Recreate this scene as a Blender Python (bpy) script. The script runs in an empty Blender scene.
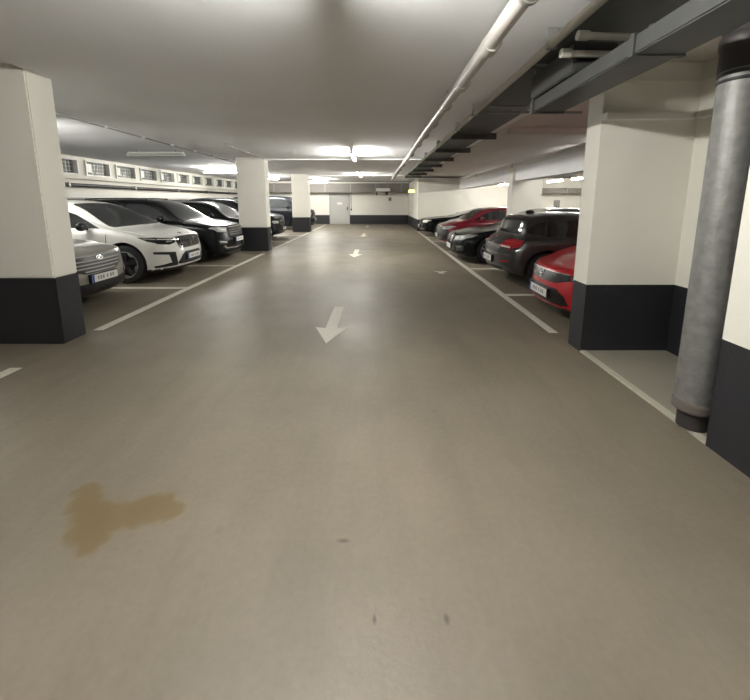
import bpy, bmesh, math, random
from mathutils import Vector, Matrix
from mathutils.bvhtree import BVHTree
random.seed(7)
S = bpy.context.scene
COL = S.collection
PI = math.pi

# ------------------------------------------------------------------ materials
def new_mat(name):
    m = bpy.data.materials.new(name); m.use_nodes = True
    nt = m.node_tree; b = nt.nodes['Principled BSDF']
    return m, nt, b

def mat(name, col, rough=.5, metal=0., coat=0., noise=0., nscale=8., bump=0., bscale=60., emit=None, estr=0., spec=None):
    m, nt, b = new_mat(name)
    b.inputs['Base Color'].default_value = (*col, 1)
    b.inputs['Roughness'].default_value = rough
    b.inputs['Metallic'].default_value = metal
    if coat: 
        b.inputs['Coat Weight'].default_value = coat; b.inputs['Coat Roughness'].default_value = .04
    if spec is not None: b.inputs['Specular IOR Level'].default_value = spec
    if emit:
        b.inputs['Emission Color'].default_value = (*emit, 1); b.inputs['Emission Strength'].default_value = estr
    tc = nt.nodes.new('ShaderNodeTexCoord')
    if noise or not bump:
        n = nt.nodes.new('ShaderNodeTexNoise'); n.inputs['Scale'].default_value = nscale; n.inputs['Detail'].default_value = 5
        nt.links.new(tc.outputs['Object'], n.inputs['Vector'])
        mx = nt.nodes.new('ShaderNodeMix'); mx.data_type = 'RGBA'
        k = noise if noise else .03
        mx.inputs[6].default_value = (*[c * (1 - k) for c in col], 1)
        mx.inputs[7].default_value = (*[min(1, c * (1 + k)) for c in col], 1)
        nt.links.new(n.outputs['Fac'], mx.inputs[0]); nt.links.new(mx.outputs[2], b.inputs['Base Color'])
    if bump:
        n2 = nt.nodes.new('ShaderNodeTexNoise'); n2.inputs['Scale'].default_value = bscale; n2.inputs['Detail'].default_value = 4
        nt.links.new(tc.outputs['Object'], n2.inputs['Vector'])
        bp = nt.nodes.new('ShaderNodeBump'); bp.inputs['Strength'].default_value = bump; bp.inputs['Distance'].default_value = .01
        nt.links.new(n2.outputs['Fac'], bp.inputs['Height']); nt.links.new(bp.outputs['Normal'], b.inputs['Normal'])
    return m

M = {}
M['wall'] = mat('wall_paint', (.79, .775, .71), .75, noise=.05, nscale=1.5, bump=.35, bscale=90)
M['band'] = mat('black_band_paint', (.013, .0135, .017), .55, noise=.15, nscale=3, bump=.3, bscale=80)
M['bandgrey'] = mat('grey_band_paint', (.045, .046, .05), .6, noise=.15, nscale=3, bump=.2, bscale=80)
M['ceiling'] = mat('ceiling_paint', (.88, .89, .915), .8, noise=.08, nscale=.9, bump=.5, bscale=120)
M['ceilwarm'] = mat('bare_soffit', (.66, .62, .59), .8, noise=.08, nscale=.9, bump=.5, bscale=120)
M['line'] = mat('line_paint', (.62, .60, .53), .6, noise=.2, nscale=25)
M['pvc'] = mat('grey_pvc', (.40, .385, .36), .38, noise=.1, nscale=6)
M['conduit'] = mat('light_conduit', (.50, .49, .44), .4, noise=.08, nscale=6)
M['galv'] = mat('galvanised_steel', (.36, .36, .34), .42, metal=.75, noise=.25, nscale=7)
M['darksteel'] = mat('dark_tray_steel', (.085, .09, .085), .5, metal=.2, noise=.15, nscale=5)
M['enddark'] = mat('dull_grey_duct', (.20, .185, .17), .6, noise=.1)
M['ductmetal'] = mat('dull_dark_galvanised', (.055, .057, .055), .5, metal=.3, noise=.3, nscale=5)
M['sock'] = mat('brown_grey_socket', (.12, .105, .095), .6, noise=.2, nscale=9)
M['galvrough'] = mat('weathered_galvanised', (.21, .21, .205), .55, metal=.45, noise=.4, nscale=16, bump=.5, bscale=30)
M['iron'] = mat('dark_cast_iron', (.035, .03, .03), .55, noise=.2, nscale=9)
M['white'] = mat('white_plastic', (.72, .72, .68), .45)
M['door'] = mat('door_grey', (.42, .42, .40), .5)
M['doorf'] = mat('door_frame_grey', (.33, .33, .32), .5)
M['dark'] = mat('dark_plastic', (.02, .02, .022), .5)
M['recess'] = mat('dark_grey_backing', (.10, .11, .11), .8)  # even dark grey of the panes behind the window bars
M['tubeoff'] = mat('unlit_tube', (.55, .56, .52), .4)
M['exit'] = mat('exit_sign_face', (.9, .75, .2), .4, emit=(1, .78, .22), estr=2.2)
M['exitarrow'] = mat('exit_sign_symbol', (.05, .25, .08), .4)
M['step'] = mat('niche_concrete', (.25, .235, .19), .8, noise=.15, nscale=3, bump=.4, bscale=60)
M['kerb'] = mat('kerb_edge', (.42, .40, .33), .7, noise=.2, nscale=12)
# car materials
M['glass'] = mat('car_glass', (.012, .014, .016), .06, spec=.7)
M['glass2'] = mat('car_glass_tinted', (.028, .032, .034), .08, spec=.7)
M['rubber'] = mat('tyre_rubber', (.012, .012, .013), .75, bump=.2, bscale=50)
M['black'] = mat('black_trim', (.008, .008, .009), .4)
M['chrome'] = mat('chrome', (.62, .62, .60), .18, metal=.95)
M['alloy'] = mat('alloy_silver', (.50, .50, .49), .3, metal=.7)
M['lens'] = mat('headlight_lens', (.30, .31, .31), .1, coat=.8, noise=.5, nscale=25)
M['lensdark'] = mat('dark_headlight', (.012, .013, .015), .08, coat=.8)
M['drl'] = mat('lamp_reflector', (.80, .80, .76), .12, metal=.3, coat=.5)
M['tail'] = mat('tail_lens', (.42, .012, .025), .15, coat=.8, noise=.35, nscale=30)
M['plate'] = mat('plate_white', (.72, .72, .69), .45)
M['blue'] = mat('plate_blue', (.02, .06, .30), .45)
M['ink'] = mat('plate_ink', (.24, .24, .24), .5)
M['bmwblue'] = mat('badge_blue', (.05, .20, .45), .3)
def paint(name, col, metal=.25, rough=.28, coat=.7):
    return mat(name, col, rough, metal=metal, coat=coat)
M['p_white'] = paint('white_car_paint', (.80, .80, .77), 0, .3)
M['p_silver'] = paint('beige_silver_paint', (.30, .29, .26), .35, .35)
M['p_black'] = mat('black_car_paint', (.007, .008, .010), .2, spec=.22)
M['p_black2'] = mat('charcoal_car_paint', (.015, .017, .019), .2, spec=.3)
M['p_blue'] = paint('dark_blue_car_paint', (.008, .010, .016), .05, .25, .2)
M['p_grey'] = paint('dark_grey_car_paint', (.042, .041, .043), .35, .3)
M['p_green'] = paint('grey_green_car_paint', (.030, .036, .033), .3, .28)
M['p_red'] = paint('bright_red_paint', (.42, .010, .018), .1, .3)
M['p_wine'] = paint('wine_red_paint', (.17, .008, .020), .2, .3)

def floor_material():
    m, nt, b = new_mat('floor_coating'); N, Lk = nt.nodes, nt.links
    tc = N.new('ShaderNodeTexCoord')
    def noise(scale, detail=6, rough=.6, vec=None):
        n = N.new('ShaderNodeTexNoise'); n.inputs['Scale'].default_value = scale; n.inputs['Detail'].default_value = detail
        n.inputs['Roughness'].default_value = rough
        Lk.new(vec if vec else tc.outputs['Object'], n.inputs['Vector']); return n.outputs['Fac']
    def ramp(f, p0, p1, c0=(0,0,0,1), c1=(1,1,1,1)):
        r = N.new('ShaderNodeValToRGB'); r.color_ramp.elements[0].position = p0; r.color_ramp.elements[1].position = p1
        r.color_ramp.elements[0].color = c0; r.color_ramp.elements[1].color = c1; Lk.new(f, r.inputs[0]); return r.outputs[0]
    def mix(f, a, bb):
        x = N.new('ShaderNodeMix'); x.data_type = 'RGBA'
        if isinstance(f, float): x.inputs[0].default_value = f
        else: Lk.new(f, x.inputs[0])
        for i, c in ((6, a), (7, bb)):
            if isinstance(c, tuple): x.inputs[i].default_value = c
            else: Lk.new(c, x.inputs[i])
        return x.outputs[2]
    def math_(op, a, bb):
        x = N.new('ShaderNodeMath'); x.operation = op
        for i, c in enumerate((a, bb)):
            if isinstance(c, (int, float)): x.inputs[i].default_value = c
            else: Lk.new(c, x.inputs[i])
        return x.outputs[0]
    base = ramp(noise(.8), .3, .7, (.145, .124, .092, 1), (.210, .180, .136, 1))
    # worn tyre tracks and dark patches along the driving lane
    mp = N.new('ShaderNodeMapping'); mp.inputs['Scale'].default_value = (2.2, .35, 1); Lk.new(tc.outputs['Object'], mp.inputs['Vector'])
    streak = ramp(noise(1.1, 6, .65, mp.outputs[0]), .46, .72)
    c = mix(math_('MULTIPLY', streak, .5), base, (.115, .100, .073, 1))
    fine = ramp(noise(28, 3), .35, .8)
    c = mix(math_('MULTIPLY', fine, .10), c, (.36, .34, .29, 1))
    spots = ramp(noise(5.5, 2, .5), .70, .76)
    c = mix(math_('MULTIPLY', spots, .3), c, (.10, .09, .075, 1))
    # ochre stain made of a few merging blobs
    warp = N.new('ShaderNodeTexNoise'); warp.inputs['Scale'].default_value = 9; Lk.new(tc.outputs['Object'], warp.inputs['Vector'])
    wv = N.new('ShaderNodeVectorMath'); wv.operation = 'MULTIPLY_ADD'
    Lk.new(warp.outputs['Color'], wv.inputs[0]); wv.inputs[1].default_value = (.10, .10, 0); Lk.new(tc.outputs['Object'], wv.inputs[2])
    acc = None
    for (x, y, r) in ((-1.62, 1.80, .06), (-1.57, 1.72, .07), (-1.48, 1.65, .08), (-1.42, 1.56, .085), (-1.34, 1.63, .085), (-1.24, 1.66, .09), (-1.15, 1.68, .085), (-1.09, 1.66, .06), (-1.36, 1.49, .05)):
        d = N.new('ShaderNodeVectorMath'); d.operation = 'DISTANCE'; Lk.new(wv.outputs[0], d.inputs[0]); d.inputs[1].default_value = (x + .05, y + .05, 0)
        v = math_('MULTIPLY', math_('SUBTRACT', r + .03, d.outputs['Value']), 28.)
        cl = N.new('ShaderNodeClamp'); Lk.new(v, cl.inputs[0])
        acc = cl.outputs[0] if acc is None else math_('MAXIMUM', acc, cl.outputs[0])
    c = mix(math_('MULTIPLY', acc, .7), c, (.125, .082, .026, 1))
    # two small dark scuffs
    for (x, y, rx, ry) in ((-.01, 1.17, .008, .02), (.27, 1.17, .012, .02), (-.16, 1.50, .03, .012)):
        mp2 = N.new('ShaderNodeMapping'); mp2.vector_type = 'POINT'
        mp2.inputs['Location'].default_value = (-x / rx, -y / ry, 0); mp2.inputs['Scale'].default_value = (1 / rx, 1 / ry, 1)
        Lk.new(tc.outputs['Object'], mp2.inputs['Vector'])
        d = N.new('ShaderNodeVectorMath'); d.operation = 'LENGTH'; Lk.new(mp2.outputs[0], d.inputs[0])
        cl = N.new('ShaderNodeClamp'); Lk.new(math_('SUBTRACT', 1.3, d.outputs['Value']), cl.inputs[0])
        c = mix(math_('MULTIPLY', cl.outputs[0], .75), c, (.05, .04, .03, 1))
    Lk.new(c, b.inputs['Base Color'])
    rr = N.new('ShaderNodeMapRange'); rr.inputs[3].default_value = .38; rr.inputs[4].default_value = .6
    Lk.new(noise(1.3), rr.inputs[0]); Lk.new(rr.outputs[0], b.inputs['Roughness'])
    bp = N.new('ShaderNodeBump'); bp.inputs['Strength'].default_value = .25; bp.inputs['Distance'].default_value = .004
    Lk.new(noise(45, 4), bp.inputs['Height']); Lk.new(bp.outputs[0], b.inputs['Normal'])
    return m
M['floor'] = floor_material()

# ------------------------------------------------------------------ mesh helpers
class MB:
    def __init__(s): s.v = []; s.f = []; s.m = []; s.mats = []
    def mi(s, m):
        if m not in s.mats: s.mats.append(m)
        return s.mats.index(m)
    def add(s, vs, fs, m):
        o = len(s.v); s.v += [tuple(v) for v in vs]; k = s.mi(m)
        for f in fs: s.f.append([i + o for i in f]); s.m.append(k)
        return s
    def box(s, a, b, m, bev=0.):
        x0, y0, z0 = a; x1, y1, z1 = b
        if bev:
            bm = bmesh.new(); bmesh.ops.create_cube(bm, size=1)
            for v in bm.verts: v.co = Vector(((x0+x1)/2 + v.co.x*(x1-x0), (y0+y1)/2 + v.co.y*(y1-y0), (z0+z1)/2 + v.co.z*(z1-z0)))
            bmesh.ops.bevel(bm, geom=bm.edges[:], offset=bev, segments=2, affect='EDGES')
            s.bm(bm, m); return s
        vs = [(x0,y0,z0),(x1,y0,z0),(x1,y1,z0),(x0,y1,z0),(x0,y0,z1),(x1,y0,z1),(x1,y1,z1),(x0,y1,z1)]
        return s.add(vs, [(0,3,2,1),(4,5,6,7),(0,1,5,4),(1,2,6,5),(2,3,7,6),(3,0,4,7)], m)
    def bm(s, bm, m):
        bm.verts.ensure_lookup_table(); bm.verts.index_update()
        s.add([v.co[:] for v in bm.verts], [[v.index for v in f.verts] for f in bm.faces], m); bm.free(); return s
    def tube(s, p, q, r, m, n=16, r2=None, caps=True):
        p, q = Vector(p), Vector(q); d = (q - p).normalized()
        a = d.orthogonal().normalized(); b = d.cross(a); r2 = r if r2 is None else r2
        vs = [];
        for c, rr in ((p, r), (q, r2)):
            for i in range(n):
                t = 2*PI*i/n; vs.append(c + (a*math.cos(t) + b*math.sin(t))*rr)
        fs = [(i, (i+1) % n, n + (i+1) % n, n + i) for i in range(n)]
        if caps: fs += [tuple(range(n))[::-1], tuple(range(n, 2*n))]
        return s.add(vs, fs, m)
    def path(s, pts, r, m, n=12):
        for i in range(len(pts)-1): s.tube(pts[i], pts[i+1], r, m, n)
        for p in pts[1:-1]: s.ball(p, (r*1.02,)*3, m, 8, 12)
        return s
    def ball(s, c, r, m, a=10, b=16, rot=None):
        bm = bmesh.new(); bmesh.ops.create_uvsphere(bm, u_segments=b, v_segments=a, radius=1)
        for v in bm.verts:
            w = Vector((v.co.x*r[0], v.co.y*r[1], v.co.z*r[2]))
            if rot: w = rot @ w
            v.co = w + Vector(c)
        return s.bm(bm, m)
    def lathe(s, prof, c, m, axis='y', n=32, closed=False):
        vs = []
        for (r, h) in prof:
            for i in range(n):
                t = 2*PI*i/n; u, w = r*math.cos(t), r*math.sin(t)
                vs.append((c[0]+u, c[1]+h, c[2]+w) if axis == 'y' else (c[0]+u, c[1]+w, c[2]+h))
        fs = []; k = len(prof)
        for j in range(k-1 if not closed else k):
            j2 = (j+1) % k
            for i in range(n): fs.append((j*n+i, j*n+(i+1) % n, j2*n+(i+1) % n, j2*n+i))
        return s.add(vs, fs, m)
    def prism(s, pts, z0, z1, m):
        n = len(pts); vs = [(x, y, z0) for x, y in pts] + [(x, y, z1) for x, y in pts]
        return s.add(vs, [tuple(range(n))[::-1], tuple(range(n, 2*n))] + [(i, (i+1) % n, n+(i+1) % n, n+i) for i in range(n)], m)
    def build(s, name, parent=None, loc=None, smooth=None):
        me = bpy.data.meshes.new(name); me.from_pydata(s.v, [], s.f)
        for m in s.mats: me.materials.append(m)
        me.polygons.foreach_set('material_index', s.m); me.update()
        bm = bmesh.new(); bm.from_mesh(me); bmesh.ops.recalc_face_normals(bm, faces=bm.faces[:]); bm.to_mesh(me); bm.free()
        if smooth: me.shade_smooth(); me.set_sharp_from_angle(angle=math.radians(smooth))
        o = bpy.data.objects.new(name, me); COL.objects.link(o)
        if parent: o.parent = parent
        if loc:
            o.location = loc
        return o

def tag(o, label=None, cat=None, group=None, kind=None):
    if label: o['label'] = label
    if cat: o['category'] = cat
    if group: o['group'] = group
    if kind: o['kind'] = kind
    return o
def empty(name, loc=(0, 0, 0), rz=0., label=None, cat=None, group=None, kind=None):
    o = bpy.data.objects.new(name, None); COL.objects.link(o); o.empty_display_size = .2
    o.location = loc; o.rotation_euler = (0, 0, rz)
    return tag(o, label, cat, group, kind)
def copy_tree(o, parent=None):
    c = o.copy(); COL.objects.link(c); c.parent = parent
    for ch in list(o.children): copy_tree(ch, c)
    return c

# ------------------------------------------------------------------ the shell
CZ, BZ = 2.90, 2.96          # soffit over the aisle, soffit over the left bays
YF, YB = -12., 25.7
XL, XR = -9.3, 12.
PX, RX = -3.52, 2.18         # aisle faces of the pillars

tag(MB().box((XL-.3, YF-.3, -.2), (XR+.3, YB+.3, 0), M['floor']).build('floor'), kind='structure')
c = MB()
c.box((PX, YF, CZ), (2.3, YB+.2, 3.3), M['ceiling'])
c.box((XL-.2, YF, BZ), (PX, YB+.2, 3.3), M['ceiling'])
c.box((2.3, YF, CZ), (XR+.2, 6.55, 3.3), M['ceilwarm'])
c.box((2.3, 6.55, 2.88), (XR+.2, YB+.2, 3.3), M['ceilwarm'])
tag(c.build('ceiling'), kind='structure')
# shallow downstand beams over the pillar rows
for y in (11.72, 19.1):
    tag(MB().box((PX, y, 2.872), (1.40, y+.45, CZ+.01), M['ceiling']).build('beam'),
        'shallow painted concrete beam crossing the aisle ceiling at the %s pillars' % ('second' if y < 15 else 'third'), kind='structure')
def wallbox(b, x0, y0, x1, y1, z1, band=.74, zb=0., bm_='band'):
    b.box((x0, y0, zb), (x1, y1, band), M[bm_]); b.box((x0, y0, band), (x1, y1, z1), M['wall'])
# left wall with high openings
wy = [5.1 + 1.36*k for k in range(15)]
W0, W1, WW = 2.40, 2.88, 1.06
b = MB()
b.box((XL-.2, YF, 0), (XL, YB, 1.66), M['bandgrey'])
b.box((XL-.2, YF, 1.66), (XL, YB, W0), M['wall']); b.box((XL-.2, YF, W1), (XL, YB, BZ+.02), M['wall'])
ys = [YF] + sum([[y, y+WW] for y in wy], []) + [YB]
for i in range(0, len(ys), 2): b.box((XL-.2, ys[i], W0), (XL, ys[i+1], W1), M['wall'])
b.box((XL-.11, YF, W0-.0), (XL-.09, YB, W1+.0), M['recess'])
tag(b.build('wall_left'), kind='structure')
tag(MB().box((XL, YF, 1.70), (XL+.10, YB, 1.80), M['white']).build('trim_1'), kind='structure')
t = MB(); t.box((XL, YF, 2.27), (XL+.16, YB, 2.36), M['wall']); tag(t.build('trim_2'), kind='structure')
for k, y in enumerate(wy):
    o = MB()
    f = .04
    o.box((XL-.10, y, W0), (XL+.05, y+f, W1), M['white']); o.box((XL-.10, y+WW-f, W0), (XL+.05, y+WW, W1), M['white'])
    o.box((XL-.10, y+f, W0), (XL+.05, y+WW-f, W0+f), M['white']); o.box((XL-.10, y+f, W1-f), (XL+.05, y+WW-f, W1), M['white'])
    w = o.build('window_%d' % (k+1)); tag(w, kind='structure')
    g = MB()
    for j in range(1, 9):
        yy = y + WW*j/9; g.box((XL-.06, yy-.006, W0+f), (XL-.045, yy+.006, W1-f), M['galv'])
    for j in range(1, 4):
        zz = W0 + (W1-W0)*j/4; g.box((XL-.065, y+f, zz-.006), (XL-.05, y+WW-f, zz+.006), M['galv'])
    g.build('grille', w)
    MB().box((XL-.03, y+.12, W0+.12), (XL-.02, y+.30, W1-.10), M['white']).build('glint_panel', w)  # white strip painted in for the glints on the window grid
# service pipe along the left wall
p = empty('wall_pipe', (XL+.13, YF, 2.08), label='dark brown pipe running along the left wall below the barred openings', cat='pipe')
MB().tube((0, .2, 0), (0, YB-YF-.2, 0), .055, M['iron']).build('pipe_run', p, smooth=40)
for j in range(12): MB().box((-.13, 2+3*j, -.07), (.06, 2.05+3*j, .07), M['galv']).build('clamp', p)

# back wall, with door
b = MB()
b.box((XL, YB, 0), (XL+5.98, YB+.2, .63), M['band']); b.box((XL, YB, .63), (XL+5.98, YB+.2, BZ), M['wall'])
b.box((-1.9, YB, 0), (2.18, YB+.2, .63), M['band']); b.box((-1.9, YB, .63), (2.18, YB+.2, BZ), M['wall'])
b.box((XL+5.98, YB, 2.10), (-1.9, YB+.2, BZ), M['wall'])
tag(b.build('wall_back'), kind='structure')
d = empty('door_1', (-2.61, YB, 0), kind='structure')
MB().box((-.65, -.02, 0), (.65, .05, 2.04), M['door']).build('door_leaf', d)
o = MB(); o.box((-.71, -.05, 0), (-.65, .2, 2.10), M['doorf']); o.box((.65, -.05, 0), (.71, .2, 2.10), M['doorf']); o.box((-.65, -.05, 2.04), (.65, .2, 2.10), M['doorf'])
o.build('door_frame', d)
MB().box((.52, -.045, .95), (.58, -.02, 1.2), M['dark']).tube((.55, -.02, 1.06), (.55, -.10, 1.06), .012, M['dark']).tube((.56, -.09, 1.06), (.43, -.09, 1.06), .012, M['dark']).build('door_handle', d)
MB().box((-.16, -.03, 1.36), (.18, -.02, 1.50), M['white']).build('notice', d)
# projecting white wall behind the right-hand bays
b = MB(); wallbox(b, RX, 19.6, XR, YB+.2, 2.79, .62); tag(b.build('wall_right'), kind='structure')
tag(MB().box((RX-.03, 19.54, 2.58), (4.33, 19.6, 2.64), M['white']).build('trim_3'), kind='structure')
# outer walls to the far right and behind
b = MB(); wallbox(b, XR, YF, XR+.2, 19.6, 3.0); tag(b.build('wall_outer'), kind='structure')
b = MB(); wallbox(b, XL, YF-.2, XR, YF, 3.0); tag(b.build('wall_front'), kind='structure')
# near right: block, niche back and pier in one wall
b = MB()
wallbox(b, RX, YF, 5.2, 2.19, 3.0)
wallbox(b, 3.10, 2.19, 5.2, 3.70, 3.0)
wallbox(b, RX, 3.70, 5.2, 3.95, 3.0)
tag(b.build('wall_niche'), kind='structure')
# raised niche floor with pale edge
tag(MB().box((RX+.05, 2.19, 0), (3.10, 3.70, .018), M['step']).build('niche_floor'), kind='structure')
tag(MB().box((RX, 2.19, 0), (RX+.05, 3.70, .022), M['kerb']).build('trim_4'), kind='structure')
# pale ledges around the niche
o = MB(); o.box((RX, 3.62, 2.37), (3.02, 3.70, 2.43), M['white']); o.box((3.02, 2.19, 2.37), (3.10, 3.62, 2.43), M['white'])
tag(o.build('trim_5'), kind='structure')
o = MB(); o.box((RX+.12, 3.675, 2.715), (3.08, 3.70, 2.735), M['wall']); o.box((3.075, 2.19, 2.715), (3.10, 3.675, 2.735), M['wall'])
tag(o.build('trim_6'), kind='structure')
tag(MB().box((2.32, 6.75, 2.79), (4.35, 6.90, 2.885), M['ceilwarm']).build('beam'), 'slim brown crosspiece under the right-hand ceiling', kind='structure')
# left pillars
def pillar(x0, x1, y0, y1, zt, lab, band=.76, bmn='band'):
    bm = MB(); bm.box((x0-.006, y0-.006, 0), (x1+.006, y1+.006, band), M[bmn], bev=.012); bm.box((x0, y0, band), (x1, y1, zt), M['wall'], bev=.012)
    return tag(bm.build('pillar'), lab, kind='structure')
pillar(-4.45, PX-.03, 3.92, 4.24, BZ+.02, 'nearest white pillar with a black base, at the left edge')
pillar(-4.42, PX, 11.70, 12.10, BZ+.02, 'second white pillar with a black base on the left of the aisle')
pillar(-4.40, PX, 19.05, 19.45, BZ+.02, 'farthest small white pillar with a black base on the left')
pillar(-4.45, PX, -3.6, -3.2, BZ+.02, 'white pillar behind the viewpoint')
pillar(4.27, 5.22, 11.70, 12.10, 2.8, 'brightly lit white pillar standing behind the dark grey hatchback')
# deep beam over the right bays
tag(MB().box((4.35, 3.95, 2.23), (4.75, 19.6, 2.80), M['ceiling']).build('beam'), 'deep grey beam over the right-hand bays', kind='structure')

# ------------------------------------------------------------------ floor markings
def line(x0, y0, x1, y1, w, lab, nm='lane_line', group=None, cat='road marking'):
    d = Vector((x1-x0, y1-y0)); n = Vector((-d.y, d.x)).normalized()*w/2; k = max(2, int(d.length/.6))
    pts = []
    for s in (1, -1):
        rng = range(k+1) if s == 1 else range(k, -1, -1)
        for i in rng:
            t = i/k; j = random.uniform(-.006, .006)
            pts.append((x0+d.x*t+n.x*s+(j if i not in (0, k) else 0), y0+d.y*t+n.y*s))
    return tag(MB().prism(pts, 0, .003, M['line']).build(nm), lab, cat, group)
LX = -3.50
line(LX, 1.5, LX, 3.32, .12, 'short white line on the floor in front of the nearest left pillar')
line(LX, 4.37, LX, 11.1, .12, 'long white bay line between the nearest and second left pillars')
line(LX, 12.35, LX, 18.8, .12, 'white bay line between the second and third left pillars')
line(LX, 19.7, LX, 25.0, .12, 'white bay line running to the grey door from the third left pillar')
line(2.17, 4.27, 2.17, 19.3, .11, 'long white bay line in front of the cars on the right')
names_l = {6.62: 'beside the light silver hatchback', 8.98: 'between the white car and the black car', 12.45: 'just beyond the second left pillar',
           14.6: 'farther on between the second and third left pillars', 17.0: 'just before the third left pillar', 21.9: 'beyond the third left pillar'}
for y, s in names_l.items():
    line(LX-.06, y, -8.4, y, .11, 'white bay divider on the left, ' + s, 'bay_divider', 'bay dividers on the left')
for y, s in {6.10: 'between the red car and the dark grey hatchback', 8.55: 'between the dark grey hatchback and the black saloon',
             11.5: 'between the black saloon and the wine red car', 14.6: 'beyond the wine red car', 16.2: 'before the last black car'}.items():
    line(2.23, y, 7.2, y, .11, 'white bay divider on the right, ' + s, 'bay_divider', 'bay dividers on the right')
def arrow(x, tip, ln, hw, lab):
    h = tip + .54*(ln/1.46)
    pts = [(x, tip), (x+hw, h), (x+.075, h-.03), (x+.075, tip+ln), (x-.075, tip+ln), (x-.075, h-.03), (x-hw, h)]
    return tag(MB().prism(pts, 0, .003, M['line']).build('floor_arrow'), lab, 'road marking', 'arrows down the aisle')
arrow(-.58, 3.93, 1.46, .205, 'white arrow painted on the aisle, nearest and largest')
arrow(-.66, 10.35, 1.7, .22, 'white arrow painted on the aisle, second from the front')
arrow(-.64, 16.4, 1.7, .21, 'small white arrow on the aisle, third from the front')
arrow(-.62, 22.4, 1.6, .21, 'tiny white arrow on the aisle just before the grey door wall')
f = MB().prism([(1.30, 8.20), (1.38, 8.16), (1.39, 7.98), (1.52, 7.97), (1.50, 8.12), (1.60, 8.16), (1.61, 8.22), (1.50, 8.27), (1.45, 8.20), (1.37, 8.26)], 0, .002, M['line'])
tag(f.build('paint_mark'), 'small worn white paint mark on the aisle floor left of the grey hatchback', 'road marking')

# ------------------------------------------------------------------ lamps
def tube_mat(power):
    n = 'lit_tube_%d' % power
    if n not in M: M[n] = mat(n, (1, 1, .95), .4, emit=(1, .972, .90), estr=power)
    return M[n]
def lamp(loc, along, lit, lab, ln=1.5, power=60., drop=.0):
    e = empty('ceiling_lamp', loc, 0 if along == 'y' else PI/2, lab, 'lamp', 'tube lamps under the ceiling')
    h = MB().box((-.035, -ln/2, -.045), (.035, ln/2, 0), M['white'], bev=.01)
    if drop: h.tube((0, -ln*.35, 0), (0, -ln*.35, drop), .008, M['galv'], 8).tube((0, ln*.35, 0), (0, ln*.35, drop), .008, M['galv'], 8)
    h.build('housing', e)
    MB().tube((0, -ln/2+.05, -.085), (0, ln/2-.05, -.085), .028, tube_mat(power) if lit else M['tubeoff'], 12).build('tube', e, smooth=40)
    for s in (-1, 1): MB().box((-.04, s*ln/2-.03, -.115), (.04, s*ln/2+.03, -.05), M['white'], bev=.006).build('end_cap', e)
    return e
lamp((-.64, 10.1, CZ-.05), 'y', True, 'lit tube lamp on the aisle ceiling, nearest of those in view', power=190, drop=.05)
lamp((-.80, 18.0, CZ), 'y', True, 'small lit tube lamp farther down the aisle ceiling', power=170)
lamp((-.30, 1.70, CZ-.07), 'y', True, 'tube lamp on the ceiling above the viewpoint', power=245, drop=.07, ln=1.0)
lamp((-.64, -6.8, CZ-.2), 'y', True, 'tube lamp on the ceiling behind the viewpoint', power=150, drop=.2)
lamp((-6.57, 15.77, BZ-.08), 'x', True, 'lit tube lamp over the left bays beside the second pillar', power=220, drop=.08)
lamp((-5.97, 10.17, BZ-.05), 'x', False, 'unlit pale tube lamp over the left bays above the black cars', drop=.05)
lamp((-6.6, 6.2, BZ-.2), 'x', True, 'tube lamp over the left bays hidden by the nearest left pillar', power=85, drop=.2)
lamp((-3.55, 22.2, 2.80), 'x', True, 'lit tube lamp hanging beyond the third left pillar', power=220, drop=.1, ln=1.3)
lamp((-6.1, 20.4, BZ-.08), 'x', True, 'lit tube lamp seen between the second and third left pillars', power=200, drop=.08)
lamp((5.9, 16.4, 2.42), 'x', True, 'lit tube lamp hanging low beyond the red car', power=90, drop=.45, ln=1.2)
lamp((8.0, 14.5, 2.56), 'y', True, 'lit tube lamp right of the bright pillar, nearer of two in a row', power=140, drop=.32)
lamp((8.0, 16.7, 2.56), 'y', True, 'lit tube lamp right of the bright pillar, farther of two in a row', power=140, drop=.32)
lamp((5.75, 8.5, 2.80), 'x', True, 'tube lamp over the right bays hidden by the pier', power=130, drop=.08)

# ------------------------------------------------------------------ overhead services
e = empty('drain_pipe', (.84, 0, 2.74), label='thick grey drain pipe under the ceiling above the aisle', cat='pipe')
MB().tube((0, -3, 0), (-.04, 19.9, 0), .056, M['pvc'], 20).build('pipe_run', e, smooth=40)
for y in (1.1, 2.85, 3.75, 5.6, 7.6, 10.6, 13.6, 16.6): MB().tube((0, y, 0), (0, y+.13, 0), .068, M['pvc'], 20).build('socket', e, smooth=40)
for y in (2.2, 4.6, 6.6, 9.2, 12, 15, 18): MB().box((-.012, y, .05), (.012, y+.03, .17), M['galv']).tube((0, y, 0), (0, y+.03, 0), .07, M['galv'], 18).build('hanger', e, smooth=40)
e = empty('conduit_pipe', (1.335, 0, 2.785), label='slim light pipe running beside the dark cable tray', cat='pipe')
MB().tube((0, -2, 0), (0, 12.5, 0), .032, M['conduit'], 16).build('pipe_run', e, smooth=40)
for y in (1.8, 3.0, 5.2, 6.3, 8.2, 10.2): MB().box((-.04, y, -.035), (.04, y+.03, .112), M['galv']).build('clamp', e)
# two short branch pipes
for i, (y, x1, z) in enumerate(((2.66, 1.87, 2.70), (2.88, 1.88, 2.67))):
    e = empty('branch_pipe', (1.37, y, z), label='short pale branch pipe crossing under the dark tray, %s of two' % ('nearer' if i == 0 else 'farther'), cat='pipe', group='branch pipes at top right')
    MB().tube((-.02, 0, 0), (x1-1.37, .03, 0), .024, M['conduit'], 14).tube((x1-1.37, .03, 0), (x1-1.37, .03, .08), .024, M['conduit'], 14).build('pipe_run', e, smooth=40)
    MB().tube((-.02, 0, 0), (.05, 0, 0), .031, M['conduit'], 14).build('elbow', e, smooth=40)
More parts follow.
